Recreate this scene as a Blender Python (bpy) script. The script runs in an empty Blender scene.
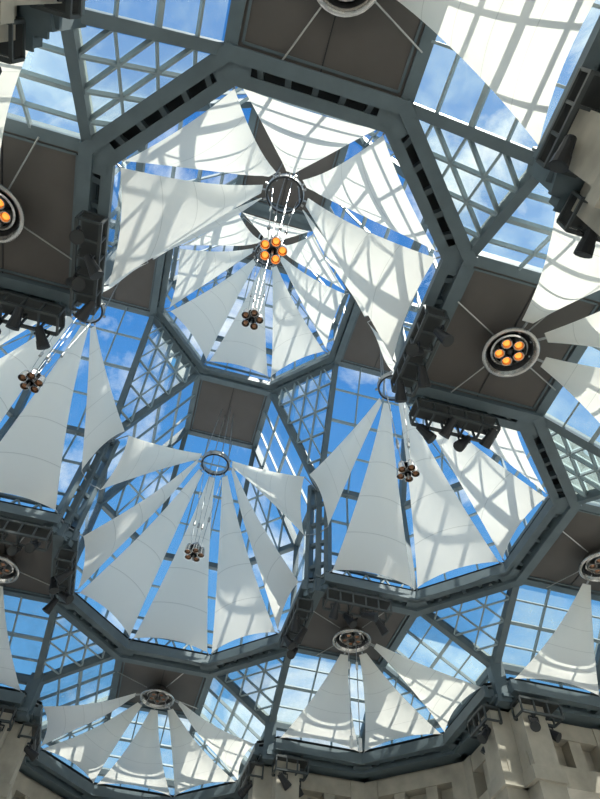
import bpy, math, random
from mathutils import Vector, Matrix
random.seed(4)
H=20.0; ZC=1.6
ang=math.radians(-32.8)
I=Vector((math.cos(ang),math.sin(ang))); J=Vector((math.sin(ang),-math.cos(ang)))
NC=Vector((-0.1115,0.572))
UP=Vector((0,0,1))
def P(i,j,f):
    v=(NC+I*i+J*j)*H
    return Vector((v.x,v.y,ZC+f*H))
S=0.2125; T=0.088; Q=0.1245
OCT=[(S,-T),(S,T),(T,S),(-T,S),(-S,T),(-S,-T),(-T,-S),(T,-S)]
def octv(c,f,k=1.0): return [P(c[0]+a*k,c[1]+b*k,f) for a,b in OCT]
def sqv(c,f,k=1.0):
    return [P(c[0]+a*k,c[1]+b*k,f) for a,b in ((Q,0),(0,Q),(-Q,0),(0,-Q))]

# ---------------- materials
def mat(name,col,rough=0.6,metal=0.0,noise=0.0,nscale=6,emit=None,es=0):
    m=bpy.data.materials.new(name); m.use_nodes=True
    nt=m.node_tree; b=nt.nodes['Principled BSDF']
    b.inputs['Base Color'].default_value=(*col,1); b.inputs['Roughness'].default_value=rough
    b.inputs['Metallic'].default_value=metal
    if noise:
        tc=nt.nodes.new('ShaderNodeTexCoord'); n=nt.nodes.new('ShaderNodeTexNoise')
        n.inputs['Scale'].default_value=nscale; n.inputs['Detail'].default_value=6
        nt.links.new(tc.outputs['Object'],n.inputs['Vector'])
        r=nt.nodes.new('ShaderNodeValToRGB')
        r.color_ramp.elements[0].position=.3; r.color_ramp.elements[1].position=.7
        r.color_ramp.elements[0].color=(*[c*(1-noise) for c in col],1)
        r.color_ramp.elements[1].color=(*[min(1,c*(1+noise)) for c in col],1)
        nt.links.new(n.outputs['Fac'],r.inputs['Fac']); nt.links.new(r.outputs['Color'],b.inputs['Base Color'])
    if emit:
        b.inputs['Emission Color'].default_value=(*emit,1); b.inputs['Emission Strength'].default_value=es
    return m
M_steel=mat('steel_paint',(.105,.14,.158),.5,0,.12,2)
M_mull=mat('mullion_paint',(.27,.33,.35),.45)
M_dark=mat('dark_panel',(.092,.08,.073),.6,0,.08,1.2)
M_void=mat('void_dark',(.03,.033,.034),.7)  # near-black: painted shade in ring-beam gaps; also rail decks and spot fronts
M_rail=mat('rail_steel',(.05,.058,.06),.5)
M_black=mat('black_metal',(.015,.015,.017),.45)
M_chrome=mat('chrome',(.6,.58,.56),.22,1.0)
M_alu=mat('brushed_aluminium',(.45,.45,.44),.35,.9)
M_conc=mat('concrete',(.44,.40,.33),.85,0,.2,1.5)
M_floor=mat('granite_floor',(.74,.69,.62),.6,0,.08,.8)
M_white=mat('white_plastic',(.8,.8,.78),.5)
M_bulb=mat('lit_bulb',(1,.4,.1),.4,0,0,6,(1,.27,.03),1.5)
M_bulboff=mat('amber_bulb',(.34,.15,.07),.3)
M_cable=mat('cable_steel',(.4,.41,.42),.4,.6)

def glass(name,haze,hcol,lo):
    m=bpy.data.materials.new(name); m.use_nodes=True
    nt=m.node_tree; nt.nodes.clear()
    o=nt.nodes.new('ShaderNodeOutputMaterial'); mx=nt.nodes.new('ShaderNodeMixShader')
    t=nt.nodes.new('ShaderNodeBsdfTransparent'); t.inputs['Color'].default_value=(.90,.96,.97,1)
    g=nt.nodes.new('ShaderNodeBsdfGlossy'); g.inputs['Roughness'].default_value=.03
    g.inputs['Color'].default_value=(.8,.85,.85,1)
    f=nt.nodes.new('ShaderNodeFresnel'); f.inputs['IOR'].default_value=1.35
    nt.links.new(f.outputs[0],mx.inputs[0]); nt.links.new(t.outputs[0],mx.inputs[1]); nt.links.new(g.outputs[0],mx.inputs[2])
    tr=nt.nodes.new('ShaderNodeBsdfTranslucent'); tr.inputs[0].default_value=(*hcol,1)
    tc=nt.nodes.new('ShaderNodeTexCoord'); n=nt.nodes.new('ShaderNodeTexNoise'); n.inputs['Scale'].default_value=.55; n.inputs['Detail'].default_value=7
    n.inputs['Roughness'].default_value=.65
    nt.links.new(tc.outputs['Object'],n.inputs['Vector'])
    mr=nt.nodes.new('ShaderNodeMapRange'); mr.inputs[1].default_value=.42; mr.inputs[2].default_value=.68
    mr.inputs[3].default_value=haze*lo; mr.inputs[4].default_value=haze
    nt.links.new(n.outputs['Fac'],mr.inputs[0])
    m2=nt.nodes.new('ShaderNodeMixShader'); nt.links.new(mr.outputs[0],m2.inputs[0])
    nt.links.new(mx.outputs[0],m2.inputs[1]); nt.links.new(tr.outputs[0],m2.inputs[2])
    nt.links.new(m2.outputs[0],o.inputs[0]); return m
M_glass=glass('skylight_glass',.08,(.8,.85,.85),.08)
M_glass2=glass('lower_skylight_glass',.50,(.34,.42,.38),.35)
def sailmat():
    m=bpy.data.materials.new('sail_canvas'); m.use_nodes=True
    nt=m.node_tree; nt.nodes.clear()
    o=nt.nodes.new('ShaderNodeOutputMaterial'); mx=nt.nodes.new('ShaderNodeMixShader')
    d=nt.nodes.new('ShaderNodeBsdfDiffuse'); t=nt.nodes.new('ShaderNodeBsdfTranslucent')
    uv=nt.nodes.new('ShaderNodeUVMap'); sp=nt.nodes.new('ShaderNodeSeparateXYZ')
    nt.links.new(uv.outputs[0],sp.inputs[0])
    a=nt.nodes.new('ShaderNodeMath'); a.operation='MULTIPLY'; a.inputs[1].default_value=5.0
    nt.links.new(sp.outputs['Y'],a.inputs[0])
    fr=nt.nodes.new('ShaderNodeMath'); fr.operation='FRACT'; nt.links.new(a.outputs[0],fr.inputs[0])
    r=nt.nodes.new('ShaderNodeValToRGB')
    r.color_ramp.elements[0].position=.0; r.color_ramp.elements[0].color=(.68,.65,.58,1)
    r.color_ramp.elements[1].position=.03; r.color_ramp.elements[1].color=(.95,.915,.84,1)
    nt.links.new(fr.outputs[0],r.inputs['Fac'])
    nt.links.new(r.outputs[0],d.inputs[0]); nt.links.new(r.outputs[0],t.inputs[0])
    mx.inputs[0].default_value=.40
    nt.links.new(d.outputs[0],mx.inputs[1]); nt.links.new(t.outputs[0],mx.inputs[2]); nt.links.new(mx.outputs[0],o.inputs[0])
    return m
M_sail=sailmat()

# ---------------- mesh builder
class MB:
    def __init__(s): s.v=[]; s.f=[]; s.m=[]; s.mats=[]
    def mi(s,m):
        if m not in s.mats: s.mats.append(m)
        return s.mats.index(m)
    def face(s,pts,m):
        b=len(s.v); s.v+= [Vector(p) for p in pts]; s.f.append(list(range(b,b+len(pts)))); s.m.append(s.mi(m))
    def bar(s,p,q,w,h,m,up=UP,off=0.0,ext=0.0):
        p=Vector(p); q=Vector(q); d=q-p
        if d.length<1e-5: return
        d.normalize(); p=p-d*ext; q=q+d*ext
        u=up-d*up.dot(d)
        if u.length<1e-3: u=Vector((1,0,0))-d*d.x
        u.normalize(); r=d.cross(u)
        b=len(s.v)
        for e in (p,q):
            for a,c in ((-1,-1),(1,-1),(1,1),(-1,1)):
                s.v.append(e+r*(a*w/2)+u*(c*h/2+off))
        mi=s.mi(m)
        for f in ((0,1,2,3),(7,6,5,4),(0,4,5,1),(1,5,6,2),(2,6,7,3),(3,7,4,0)):
            s.f.append([b+x for x in f]); s.m.append(mi)
    def cyl(s,p,q,r,m,n=10,r2=None,cap=True):
        p=Vector(p); q=Vector(q); d=(q-p).normalized()
        a=d.orthogonal().normalized(); c=d.cross(a); r2=r if r2 is None else r2
        b=len(s.v); mi=s.mi(m)
        for e,rr in ((p,r),(q,r2)):
            for k in range(n):
                t=2*math.pi*k/n; s.v.append(e+(a*math.cos(t)+c*math.sin(t))*rr)
        for k in range(n):
            k2=(k+1)%n; s.f.append([b+k,b+k2,b+n+k2,b+n+k]); s.m.append(mi)
        if cap:
            s.f.append([b+k for k in range(n)][::-1]); s.m.append(mi)
            s.f.append([b+n+k for k in range(n)]); s.m.append(mi)
    def lathe(s,prof,c,m,n=28,closed=False):
        c=Vector(c); b=len(s.v); mi=s.mi(m); L=len(prof)
        for r,z in prof:
            for k in range(n):
                t=2*math.pi*k/n; s.v.append(c+Vector((r*math.cos(t),r*math.sin(t),z)))
        for a in range(L if closed else L-1):
            a2=(a+1)%L
            for k in range(n):
                k2=(k+1)%n; s.f.append([b+a*n+k,b+a*n+k2,b+a2*n+k2,b+a2*n+k]); s.m.append(mi)
    def torus(s,c,R,r,m,n=36,k=10):
        s.lathe([(R+r*math.cos(2*math.pi*i/k),r*math.sin(2*math.pi*i/k)) for i in range(k)],c,m,n,True)
    def sphere(s,c,r,m,sz=1.0):
        s.lathe([(max(1e-4,r*math.sin(math.pi*i/8)),-r*sz*math.cos(math.pi*i/8)) for i in range(9)],c,m,14)
    def obj(s,name,parent=None,smooth=False,pivot=None):
        me=bpy.data.meshes.new(name)
        pv=Vector(pivot) if pivot is not None else Vector((0,0,0))
        me.from_pydata([tuple(v-pv) for v in s.v],[],s.f)
        for m in s.mats: me.materials.append(m)
        me.polygons.foreach_set('material_index',s.m)
        if smooth: me.polygons.foreach_set('use_smooth',[True]*len(s.f))
        me.update()
        o=bpy.data.objects.new(name,me); o.location=pv; bpy.context.collection.objects.link(o)
        if parent: o.parent=parent; o.matrix_parent_inverse=parent.matrix_world.inverted()
        return o
def empty(name,loc):
    o=bpy.data.objects.new(name,None); o.location=loc; bpy.context.collection.objects.link(o)
    bpy.context.view_layer.update(); return o

# ---------------- levels
F_M,E_M,SQ_M = .53,.575,.66
F_C,E_C,SQ_C = .66,.90,1.20
F_N,E_N,SQ_N = 1.20,1.38,1.64
sgn=[(1,1),(-1,1),(-1,-1),(1,-1)]
OD={(1,1):1,(-1,1):3,(-1,-1):5,(1,-1):7}
bays=[]
bays.append(dict(k='N',c=(0,0),e=list(range(8)),f=F_N,ev=E_N,sq=SQ_N))
for s_ in sgn:
    o=OD[s_]
    bays.append(dict(k='C',c=(S*s_[0],S*s_[1]),e=[(o+d)%8 for d in(-2,-1,0,1,2)],f=F_C,ev=E_C,sq=SQ_C,od=o,s=s_))
for c,o in (((2*S,0),0),((0,2*S),2),((-2*S,0),4),((0,-2*S),6)):
    bays.append(dict(k='M',c=c,e=[(o+d)%8 for d in(-1,0,1)],f=F_M,ev=E_M,sq=SQ_M))
for s_ in sgn:
    o=OD[s_]
    bays.append(dict(k='K',c=(2*S*s_[0],2*S*s_[1]),e=[(o+d)%8 for d in(-2,-1,0,1,2)],f=F_M,ev=E_M,sq=SQ_M))

# ---------------- glazing
wn=[0]
steel=MB(); done=set()
def ridge(p,q,w=.22,h=.3,up=UP,ext=.05):
    key=tuple(sorted([(round(p.x,1),round(p.y,1),round(p.z,1)),(round(q.x,1),round(q.y,1),round(q.z,1))]))
    if key in done: return
    done.add(key); steel.bar(p,q,w,h+.004*(len(done)%5),M_steel,up,0,ext)
def window(pts,nx,ny,wm=.05,g=None):
    wn[0]+=1; mb=MB(); g=g or M_glass
    pts=[Vector(p) for p in pts]
    n=(pts[1]-pts[0]).cross(pts[2]-pts[0]).normalized()
    if n.z<0: n=-n
    mb.face(pts,g)
    k=[0]
    def line(a,b,w=wm):
        k[0]+=1; mb.bar(a,b,w,.10+.003*(k[0]%4),M_mull,n,-.08)
    if len(pts)==4:
        a,b,c,d=pts
        for i in range(1,nx):
            t=i/nx; line(a.lerp(b,t),d.lerp(c,t))
        for j in range(1,ny):
            t=j/ny; line(a.lerp(d,t),b.lerp(c,t), wm*(2.2 if j==ny//2 and ny>3 else 1))
    else:
        a,b,c=pts
        for i in range(1,nx):
            t=i/nx
            line(a.lerp(b,t),a.lerp(c,t)); line(b.lerp(a,t),b.lerp(c,t)); line(c.lerp(a,t),c.lerp(b,t))
    mb.obj('window_%d'%wn[0])
for b in bays:
    fv=octv(b['c'],b['f']); ev=octv(b['c'],b['ev']); sq=sqv(b['c'],b['sq'])
    low=b['k'] in 'MK'; g=M_glass2 if low else M_glass
    for e in b['e']:
        e2=(e+1)%8
        window([fv[e],fv[e2],ev[e2],ev[e]],3,1 if low else 3,g=g)
        ridge(ev[e],ev[e2],.2,.26)
        ridge(fv[e],ev[e],.2,.2); ridge(fv[e2],ev[e2],.2,.2)
        if e%2:
            q0=sq[(e-1)//2]; q1=sq[((e-1)//2+1)%4]
            window([ev[e],ev[e2],q1,q0],3,4,g=g)
            ridge(ev[e],q0); ridge(ev[e2],q1)
        else:
            q0=sq[e//2]
            window([ev[e],ev[e2],q0],4,0,g=g)
            ridge(ev[e],q0); ridge(ev[e2],q0)
# linking triangular facets
nv=octv((0,0),F_N)
for e,(a,c) in zip((0,2,4,6),((1,0),(0,1),(-1,0),(0,-1))):
    pt=P(a*.3005,c*.3005,E_C)
    window([nv[e],nv[(e+1)%8],pt],5,0); ridge(nv[e],pt); ridge(nv[(e+1)%8],pt)
for b in bays:
    if b['k']!='C': continue
    v=octv(b['c'],F_C)
    for d in(-1,1):
        e=(b['od']+d)%8
        a=OCT[e]; c=OCT[(e+1)%8]; mx=((a[0]+c[0])/2,(a[1]+c[1])/2)
        k=(S+T)/S
        pt=P(b['c'][0]+mx[0]*k,b['c'][1]+mx[1]*k,E_M)
        window([v[e],v[(e+1)%8],pt],4,0,g=M_glass2); ridge(v[e],pt); ridge(v[(e+1)%8],pt)

# ---------------- frames (ladder ring beams)
frames=MB(); fd=set()
def ladder(c,f,edges,inset):
    v=octv(c,f); w=octv(c,f,1-inset)
    for e in edges:
        p,q=v[e],v[(e+1)%8]; a,b=w[e],w[(e+1)%8]; jz=.009*(e%4)
        key=tuple(sorted([(round(p.x,1),round(p.y,1)),(round(q.x,1),round(q.y,1))]))
        if key not in fd:
            fd.add(key)
            frames.bar(p,q,.28,.12,M_steel,UP,-.28+jz,.1); frames.bar(p,q,.28,.12,M_steel,UP,.28+jz,.1); frames.bar(p,q,.1,.5,M_steel,UP,0,.05)
        frames.bar(a,b,.14,.34,M_steel,UP,jz+.01,.06)
        frames.bar(a,b,.24,.06,M_steel,UP,-.17+jz,.06)
        n=6
        for i in range(n+1):
            t=(i+.12 if i==0 else i-.12 if i==n else i)/n; frames.bar(a.lerp(b,t),p.lerp(q,t),.12,.2+jz,M_steel)
        frames.face([p.lerp(a,.15)+UP*(.3+jz),q.lerp(b,.15)+UP*(.3+jz),b+UP*(.3+jz),a+UP*(.3+jz)],M_void)  # dark sheet standing in for the shade between the chords
        z=-UP*(.235-jz)
        for (o,i_,o2,i2) in ((p,a,q,b),(q,b,p,a)):
            frames.face([o+z,o.lerp(o2,.13)+z,i_.lerp(i2,.10)+z,i_+z],M_steel)
for b in bays:
    ladder(b['c'],b['f'],b['e'],.10 if b['k']!='N' else .07)
# lattice stiffeners along the diagonal edges beside the square panels
for b in bays:
    if b['k']!='C': continue
    v=octv(b['c'],F_C+.016)
    for d in (-2,0,2):
        e=(b['od']+d)%8; p,q=v[e],v[(e+1)%8]
        for i in range(8):
            a=p.lerp(q,.1+.1*i); c2=p.lerp(q,.2+.1*i)
            frames.bar(a+UP*(.0 if i%2 else .55),c2+UP*(.55 if i%2 else 0),.06,.06,M_mull)
        frames.bar(p+UP*.58,q+UP*.58,.12,.1,M_steel)
# posts at tier corners
for a,c in ((1,0),(0,1),(-1,0),(0,-1)):
    p=P(a*.3005,c*.3005,F_C-.02); q=P(a*.3005,c*.3005,E_C+.01)
    dd=I*a+J*c; dd=Vector((dd.x,dd.y,0)); r=Vector((-dd.y,dd.x,0))*.38
    frames.bar(p-r,q-r,.16,.3,M_steel,dd); frames.bar(p+r,q+r,.16,.3,M_steel,dd)
    for i in range(6):
        t=(i+.2)/5.4; frames.bar(p.lerp(q,t)-r,p.lerp(q,t)+r,.14,.14,M_steel)
for b in bays:
    if b['k']=='M':
        v=octv(b['c'],1.0)
        for e in (b['e'][0],(b['e'][-1]+1)%8):
            t=v[e].copy(); t.z=ZC+(E_M+.01)*H; u=t.copy(); u.z=ZC+(F_M-.02)*H
            frames.bar(u,t,.42,.42,M_steel,Vector((1,0,0)))
frames.obj('steel_ring_beam')
steel.obj('steel_roof_truss')

# ---------------- square ceiling panels
for b in bays:
    mb=MB(); s=sqv(b['c'],b['sq']); lo=[p-UP*.12 for p in s]
    mb.face(lo,M_dark); mb.face([p+UP*.1 for p in s],M_dark)
    c=sum(lo,Vector())/4
    for i in range(4):
        mb.bar(s[i],s[(i+1)%4],.26,.4+.01*(i%2),M_steel,UP,0,.08)
        mb.bar(lo[i].lerp(c,.12),lo[(i+1)%4].lerp(c,.12),.05,.04,M_steel,UP,-.02)
    mb.bar(lo[0].lerp(lo[1],.5),lo[2].lerp(lo[3],.5),.025,.03,M_black,UP,-.01)
    mb.obj('ceiling_panel',pivot=c)

# ---------------- sails
def sail(b1,b2,apex,aw,parent,name,conc=.3,sag=.35):
    n=14; m=10; mb=MB(); mid=(b1+b2)/2
    side=(b2-b1).normalized(); dirn=(mid-apex); W=(b2-b1).length
    uvs=[]; verts=[]
    nrm=side.cross(dirn.normalized())
    if nrm.z<0: nrm=-nrm
    for j in range(n+1):
        v=j/n
        w=aw+(W-aw)*(v-conc*v*(1-v)*1.2)
        for i in range(m+1):
            u=i/m-.5
            base_sc=(1-4*u*u)
            p=apex+dirn*v+side*(u*w)
            p=p-dirn.normalized()*base_sc*v**3*.2   # scalloped hem
            p=p-nrm*sag*math.sin(math.pi*v)*.7 + nrm*(4*u*u-0.4)*v*(1-v)*1.0
            verts.append(p); uvs.append((i/m,v))
    mi=mb.mi(M_sail)
    mb.v=verts
    for j in range(n):
        for i in range(m):
            a=j*(m+1)+i; mb.f.append([a,a+1,a+m+2,a+m+1]); mb.m.append(mi)
    o=mb.obj(name,parent,True)
    uvl=o.data.uv_layers.new(name='UVMap')
    for l in o.data.loops: uvl.data[l.index].uv=uvs[l.vertex_index]
    return o
for b in bays:
    c=b['c']; k=b['k']
    ringf={'N':1.50,'C':1.0,'M':.635,'K':.635}[k]
    ar={'N':.75,'C':.75,'M':.85,'K':.85}[k]
    top=P(c[0],c[1],ringf)
    par=empty('shade_sail_canopy',top)
    fr=octv(c,b['f']+.012); sc=.86 if k!='K' and k!='M' else .89
    bv=octv(c,b['f']+.012,sc); cab=MB(); n=0
    for e in b['e']:
        e2=(e+1)%8
        b1=bv[e].lerp(bv[e2],.03); b2=bv[e2].lerp(bv[e],.03)
        mid=(b1+b2)/2; h=Vector((mid.x-top.x,mid.y-top.y,0)).normalized()
        ap=top+h*ar-UP*.1
        n+=1; sail(b1,b2,ap,.28,par,'sail_%d'%n,.3,.35 if k!='M' else .2)
        cab.cyl(b1,fr[e],.022,M_cable,6); cab.cyl(b2,fr[e2],.022,M_cable,6)
        cab.cyl(ap,top+h*.5,.03,M_cable,6)
    if k=='C':
        o=b['od']
        for e in ((o-2)%8,(o+3)%8):
            vv=octv(c,1.0)[e]
            d=Vector((top.x-vv.x,top.y-vv.y,0)).normalized()
            hi=Vector((vv.x,vv.y,ZC+.885*H))+d*.5; lo=Vector((vv.x,vv.y,ZC+.775*H))+d*.55
            h=-d; ap=top+h*ar-UP*.1
            side=Vector((-d.y,d.x,0)); cen=P(0,0,1.0)-vv; cen.z=0
            if side.dot(cen)<0: side=-side
            hi+=side*.9; n+=1
            sail(lo,hi,ap,.28,par,'sail_%d'%n,.25,.15)
            cab.cyl(lo,Vector((vv.x,vv.y,lo.z)),.022,M_cable,6); cab.cyl(hi,Vector((vv.x,vv.y,hi.z)),.022,M_cable,6)
    cab.obj('cables',par)

# ---------------- suspension rings + pendant clusters
for b in bays:
    if b['k'] not in 'NC': continue
    c=b['c']; rf=1.0 if b['k']=='C' else 1.5; cf=.757 if b['k']=='C' else 1.14
    litp=(b.get('s')==(1,1)); B=M_bulb if litp else M_bulboff; ks=.62 if litp else .64
    if b['k']=='N': ks=.8
    o=P(c[0],c[1],rf); mb=MB()
    mb.lathe([(.62,-.10),(.62,.10),(.57,.10),(.57,-.10)],o,M_alu,40,True)
    mb.torus(o+UP*.1,.6,.04,M_alu); mb.torus(o-UP*.1,.58,.035,M_black)
    tops=P(c[0],c[1],b['sq'])
    for i in range(4):
        t=i*math.pi/2+.5; d=Vector((math.cos(t),math.sin(t),0))
        mb.cyl(o+d*.58,tops+d*.3,.022,M_cable,6)
    for i in range(8):
        t=i*math.pi/4+.5; d=Vector((math.cos(t),math.sin(t),0))
        mb.bar(o+d*.58,o+d*.72,.06,.08,M_alu)
    mb.obj('suspension_ring',smooth=False,pivot=o)
    q=P(c[0],c[1],cf); mb=MB()
    K=lambda L:[(r*ks,z*ks) for r,z in L]
    mb.lathe(K([(.001,.16),(.3,.16),(.34,.1),(.34,.02),(.001,.02)]),q,M_chrome,24)
    for i in range(5):
        t=i*2*math.pi/5; d=Vector((math.cos(t),math.sin(t),0))
        cc=q+d*.40*ks-UP*.2*ks
        mb.lathe(K([(.03,.3),(.12,.26),(.17,.1),(.21,-.28),(.19,-.28),(.14,.05),(.001,.12)]),cc,M_chrome,16)
        mb.sphere(cc-UP*.16*ks,.13*ks,B)
    mb.lathe(K([(.03,.1),(.15,.06),(.19,-.3),(.17,-.3),(.12,0),(.001,.05)]),q-UP*.22*ks,M_black,16)
    mb.cyl(q-UP*.5*ks,q-UP*.85*ks,.05*ks,M_alu,8)
    for i in range(4):
        t=i*math.pi/2+.5; d=Vector((math.cos(t),math.sin(t),0))
        a=q+d*.3*ks+UP*.1; z=o+d*.45
        mb.cyl(a,z,.012,M_cable,5)
        m=z.lerp(a,.18+.12*i)
        mb.cyl(m,m-UP*.35,.032,M_white,8)
        m=z.lerp(a,.66+.05*i); mb.cyl(m,m-UP*.2,.05,M_alu,8)
    mb.obj('pendant_lamp_cluster',pivot=q)

# ---------------- panel ceiling lamps
litset={(2,2),(2,0),(0,2)}
for b in bays:
    c=b['c']
    if b['k']=='C': continue
    key=(round(c[0]/S),round(c[1]/S)); lit=key in litset
    z={'N':SQ_N-.035}.get(b['k'],SQ_M-.02)
    o=P(c[0],c[1],z); mb=MB()
    mb.lathe([(.001,.2),(.34,.2),(.46,.1),(.60,-.12),(.66,-.16),(.66,-.24),(.60,-.24),(.55,-.16),(.42,.05),(.3,.1),(.001,.1)],o,M_chrome,40)
    mb.torus(o-UP*.2,.63,.05,M_chrome)
    mb.lathe([(.54,-.15),(.41,.03),(.3,.08),(.001,.08)],o,M_black,32)
    mb.lathe([(.40,-.02),(.44,-.1),(.40,-.12),(.36,-.05)],o,M_chrome,32,True)
    mb.cyl(o+UP*.2,P(c[0],c[1],b['sq'])-UP*.05,.12,M_black,12)
    for i in range(5):
        t=i*2*math.pi/5+.4; d=Vector((math.cos(t),math.sin(t),0))
        mb.lathe([(.04,.06),(.12,.03),(.13,-.18),(.11,-.18),(.09,0),(.001,.02)],o+d*.25,M_alu,14)
        mb.sphere(o+d*.25-UP*.10,.082,M_bulb if lit else M_bulboff)
    mb.sphere(o-UP*.1,.09,M_black)
    for i in range(4):
        dd=(I*math.cos(i*math.pi/2+.35)+J*math.sin(i*math.pi/2+.35)); d=Vector((dd.x,dd.y,0))
        mb.cyl(o+d*.55+UP*.05,o+d*1.9+UP*.12,.018,M_alu,6)
    if key==(0,-2):
        for dx,L in ((-.12,3.7),(.14,3.75)):
            a=o+Vector((dx,0,-.1)); e_=a-UP*L
            mb.cyl(a,e_,.014,M_cable,6); mb.cyl(e_+UP*.35,e_,.06,M_white,10)
            mb.cyl(a-UP*.9,a-UP*1.15,.04,M_white,8)
    mb.obj('ceiling_lamp',pivot=o)

# ---------------- lighting rails with spotlights
def rail(p,q,inward,ns=4):
    mb=MB(); d=(q-p).normalized(); s=inward.normalized()
    W=.5;Hh=.42
    c=[p,p+s*W,p-UP*Hh,p+s*W-UP*Hh]; L=(q-p)
    for a in c: mb.bar(a,a+L,.07,.07,M_rail)
    n=max(2,round(L.length/.45))
    for i in range(n+1):
        o=L*(i/n)
        mb.bar(c[0]+o,c[2]+o,.05,.05,M_rail,s); mb.bar(c[1]+o,c[3]+o,.05,.05,M_rail,s)
        mb.bar(c[0]+o,c[1]+o,.05,.05,M_rail); mb.bar(c[2]+o,c[3]+o,.05,.05,M_rail)
    mb.bar(p+s*W/2-UP*.03,q+s*W/2-UP*.03,W,.03,M_void)
    for i in range(2):
        a=p.lerp(q,.15+.7*i)+s*W/2; mb.bar(a,a+UP*.45,.07,.07,M_rail,s)
    for i in range(ns):
        a=p+L*((i+.5)/ns)+s*(W*(.2 if i%2 else .9))-UP*Hh
        t=(s*random.uniform(-.6,1)+d*random.uniform(-.8,.8)-UP*random.uniform(.4,1.2)).normalized()
        b0=a-UP*.28
        mb.bar(a,a-UP*.12,.05,.05,M_black,s); mb.bar(a-UP*.1-d*.14,a-UP*.1+d*.14,.04,.03,M_black)
        mb.bar(a-UP*.1-d*.14,b0-d*.14,.04,.03,M_black,s); mb.bar(a-UP*.1+d*.14,b0+d*.14,.04,.03,M_black,s)
        mb.cyl(b0-t*.2,b0+t*.12,.09,M_black,12,.12); mb.cyl(b0+t*.12,b0+t*.3,.13,M_black,12,.15)
        mb.cyl(b0+t*.3,b0+t*.305,.12,M_void,12,.12)
    mb.obj('lighting_rail',pivot=p)
for b in bays:
    if b['k'] in 'CK':
        isK=b['k']=='K'
        o=OD[(1 if b['c'][0]>0 else -1, 1 if b['c'][1]>0 else -1)]
        fo=.028 if not isK else .022
        v=octv(b['c'],b['f']-fo,.97); cen=P(b['c'][0],b['c'][1],b['f']-fo)
        for e,fl in (((o-2)%8,0),((o+2)%8,1)):
            p,q=v[e],v[(e+1)%8]
            if fl: p,q=q,p
            s=cen-(p+q)/2; s.z=0
            rail(p.lerp(q,.03),p.lerp(q,.42 if isK else .66),s,2 if isK else 4)
    if b['k']=='M':
        v=octv(b['c'],b['f']-.022,.97); cen=P(b['c'][0],b['c'][1],b['f']-.022)
        for e,fl in ((b['e'][0],0),(b['e'][2],1)):
            p,q=v[e],v[(e+1)%8]
            if fl: p,q=q,p
            s=cen-(p+q)/2; s.z=0
            rail(p.lerp(q,.03),p.lerp(q,.36),s,2)

# ---------------- walls
outer=[]
for b in bays:
    if b['k'] in 'MK':
        v=octv(b['c'],0)
        for e in b['e']:
            cc=P(b['c'][0],b['c'][1],0); outer.append((v[e],v[(e+1)%8],cc))
N3=P(0,0,0)
ztop=ZC+F_M*H-.35
groups={'north':MB(),'south':MB(),'east':MB(),'west':MB()}
for p,q,cc in outer:
    m=(p+q)/2; d=m-N3
    g=groups[('east' if d.x>0 else 'west') if abs(d.x)>abs(d.y) else ('north' if d.y>0 else 'south')]
    n=(m-cc); n.z=0; n.normalize()
    def at(t,z,o=0): r=p.lerp(q,t)+n*(o+.55); r.z=z; return r
    g.bar(at(0,ztop+.12,-.2),at(1,ztop+.12,-.2),.95,.1,M_steel,UP,0,.3)
    g.bar(at(0,ztop+.3,.12),at(1,ztop+.3,.12),.2,.5,M_steel,UP,0,.3)
    g.bar(at(0,ztop-.35),at(1,ztop-.35),.5,.5,M_conc,UP,0,.1)
    g.bar(at(0,ztop-.1,.1),at(1,ztop-.1,.1),.2,.4,M_conc,UP,0,.2)
    g.bar(at(0,ztop-1.0,.35),at(1,ztop-1.0,.35),.3,.8,M_conc,UP,0,.1)
    g.bar(at(0,ztop-1.75),at(1,ztop-1.75),.65,.6,M_conc,UP,0,.2)
    for i in range(4):
        g.bar(at(i/3,ztop-.6,.02),at(i/3,ztop-1.45,.02),.4,.45,M_conc,n)
    for t in (0,1):
        g.bar(at(t,0,.1),at(t,ztop-.1,.1),.8,.8,M_conc,n)
        g.bar(at(t,ztop-2.3,.05),at(t,ztop-1.95,.05),1.0,1.0,M_conc,n)
    g.bar(at(0,.6,.2),at(1,.6,.2),.5,1.2,M_conc,UP)
    g.bar(at(0,4.2,.2),at(1,4.2,.2),.5,.6,M_conc,UP)
    window([at(0,1.2,.2),at(1,1.2,.2),at(1,ztop-2,.2),at(0,ztop-2,.2)],4,5)
for k,g in groups.items(): g.obj('wall_'+k)
fl=MB(); c=P(0,0,0)
R=45
fl.face([(c.x-R,c.y-R,0),(c.x+R,c.y-R,0),(c.x+R,c.y+R,0),(c.x-R,c.y+R,0)],M_floor)
fl.obj('floor')

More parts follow.
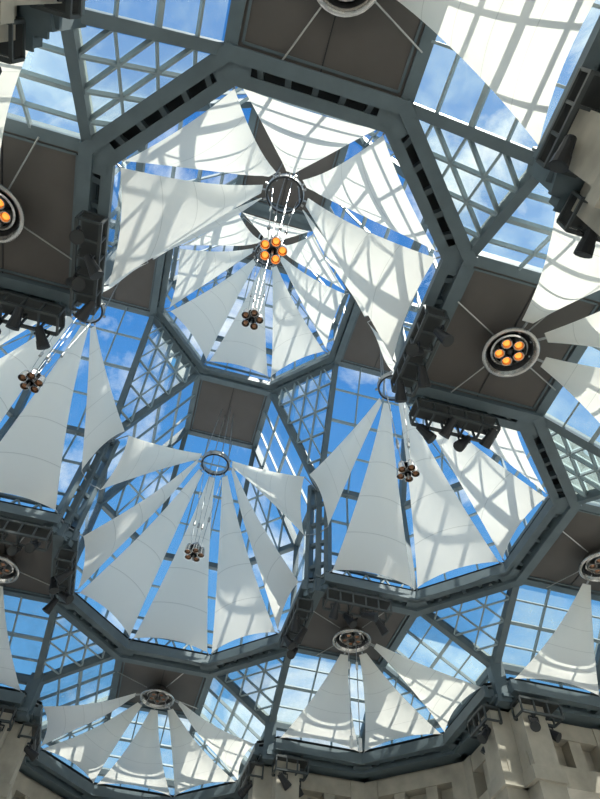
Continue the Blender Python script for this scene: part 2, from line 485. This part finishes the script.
# ---------------- world
w=bpy.data.worlds.new('sky'); bpy.context.scene.world=w; w.use_nodes=True
nt=w.node_tree; bg=nt.nodes['Background']
tc=nt.nodes.new('ShaderNodeTexCoord'); sp=nt.nodes.new('ShaderNodeSeparateXYZ')
nt.links.new(tc.outputs['Generated'],sp.inputs[0])
r=nt.nodes.new('ShaderNodeValToRGB'); cr=r.color_ramp
cr.elements[0].position=0; cr.elements[0].color=(.42,.60,.75,1)
cr.elements[1].position=1; cr.elements[1].color=(.03,.19,.58,1)
e=cr.elements.new(.45); e.color=(.13,.38,.72,1)
nt.links.new(sp.outputs['Z'],r.inputs['Fac'])
n=nt.nodes.new('ShaderNodeTexNoise'); n.inputs['Scale'].default_value=3.2; n.inputs['Detail'].default_value=9; n.inputs['Roughness'].default_value=.6
n.inputs['Distortion'].default_value=.5
nt.links.new(tc.outputs['Generated'],n.inputs['Vector'])
cl=nt.nodes.new('ShaderNodeValToRGB'); cl.color_ramp.elements[0].position=.53; cl.color_ramp.elements[1].position=.67
nt.links.new(n.outputs['Fac'],cl.inputs['Fac'])
mx=nt.nodes.new('ShaderNodeMix'); mx.data_type='RGBA'
nt.links.new(cl.outputs[0],mx.inputs[0]); nt.links.new(r.outputs[0],mx.inputs[6]); mx.inputs[7].default_value=(1.0,1.02,1.0,1)
nt.links.new(mx.outputs[2],bg.inputs[0]); bg.inputs[1].default_value=1.15
sun=bpy.data.lights.new('sun','SUN'); sun.energy=10.5; sun.angle=.009; sun.color=(1,.95,.86)
so=bpy.data.objects.new('sun',sun); bpy.context.collection.objects.link(so)
so.rotation_euler=Vector((.22,-.36,.9)).to_track_quat('Z','Y').to_euler()

# ---------------- camera
cd=bpy.data.cameras.new('camera'); cam=bpy.data.objects.new('camera',cd); bpy.context.collection.objects.link(cam)
cd.sensor_fit='VERTICAL'; cd.sensor_height=36; cd.sensor_width=27; cd.lens=600/799*36; cd.clip_end=500
x=Vector((.9977,-.0566,.0386)).normalized(); f=Vector((0,.5632,.8263)).normalized()
x=(x-f*x.dot(f)).normalized(); y=(-f).cross(x)
mtx=Matrix((x,y,-f)).transposed().to_4x4(); mtx.translation=Vector((0,0,ZC)); cam.matrix_world=mtx
bpy.context.scene.camera=cam
bpy.context.scene.view_settings.view_transform='Standard'
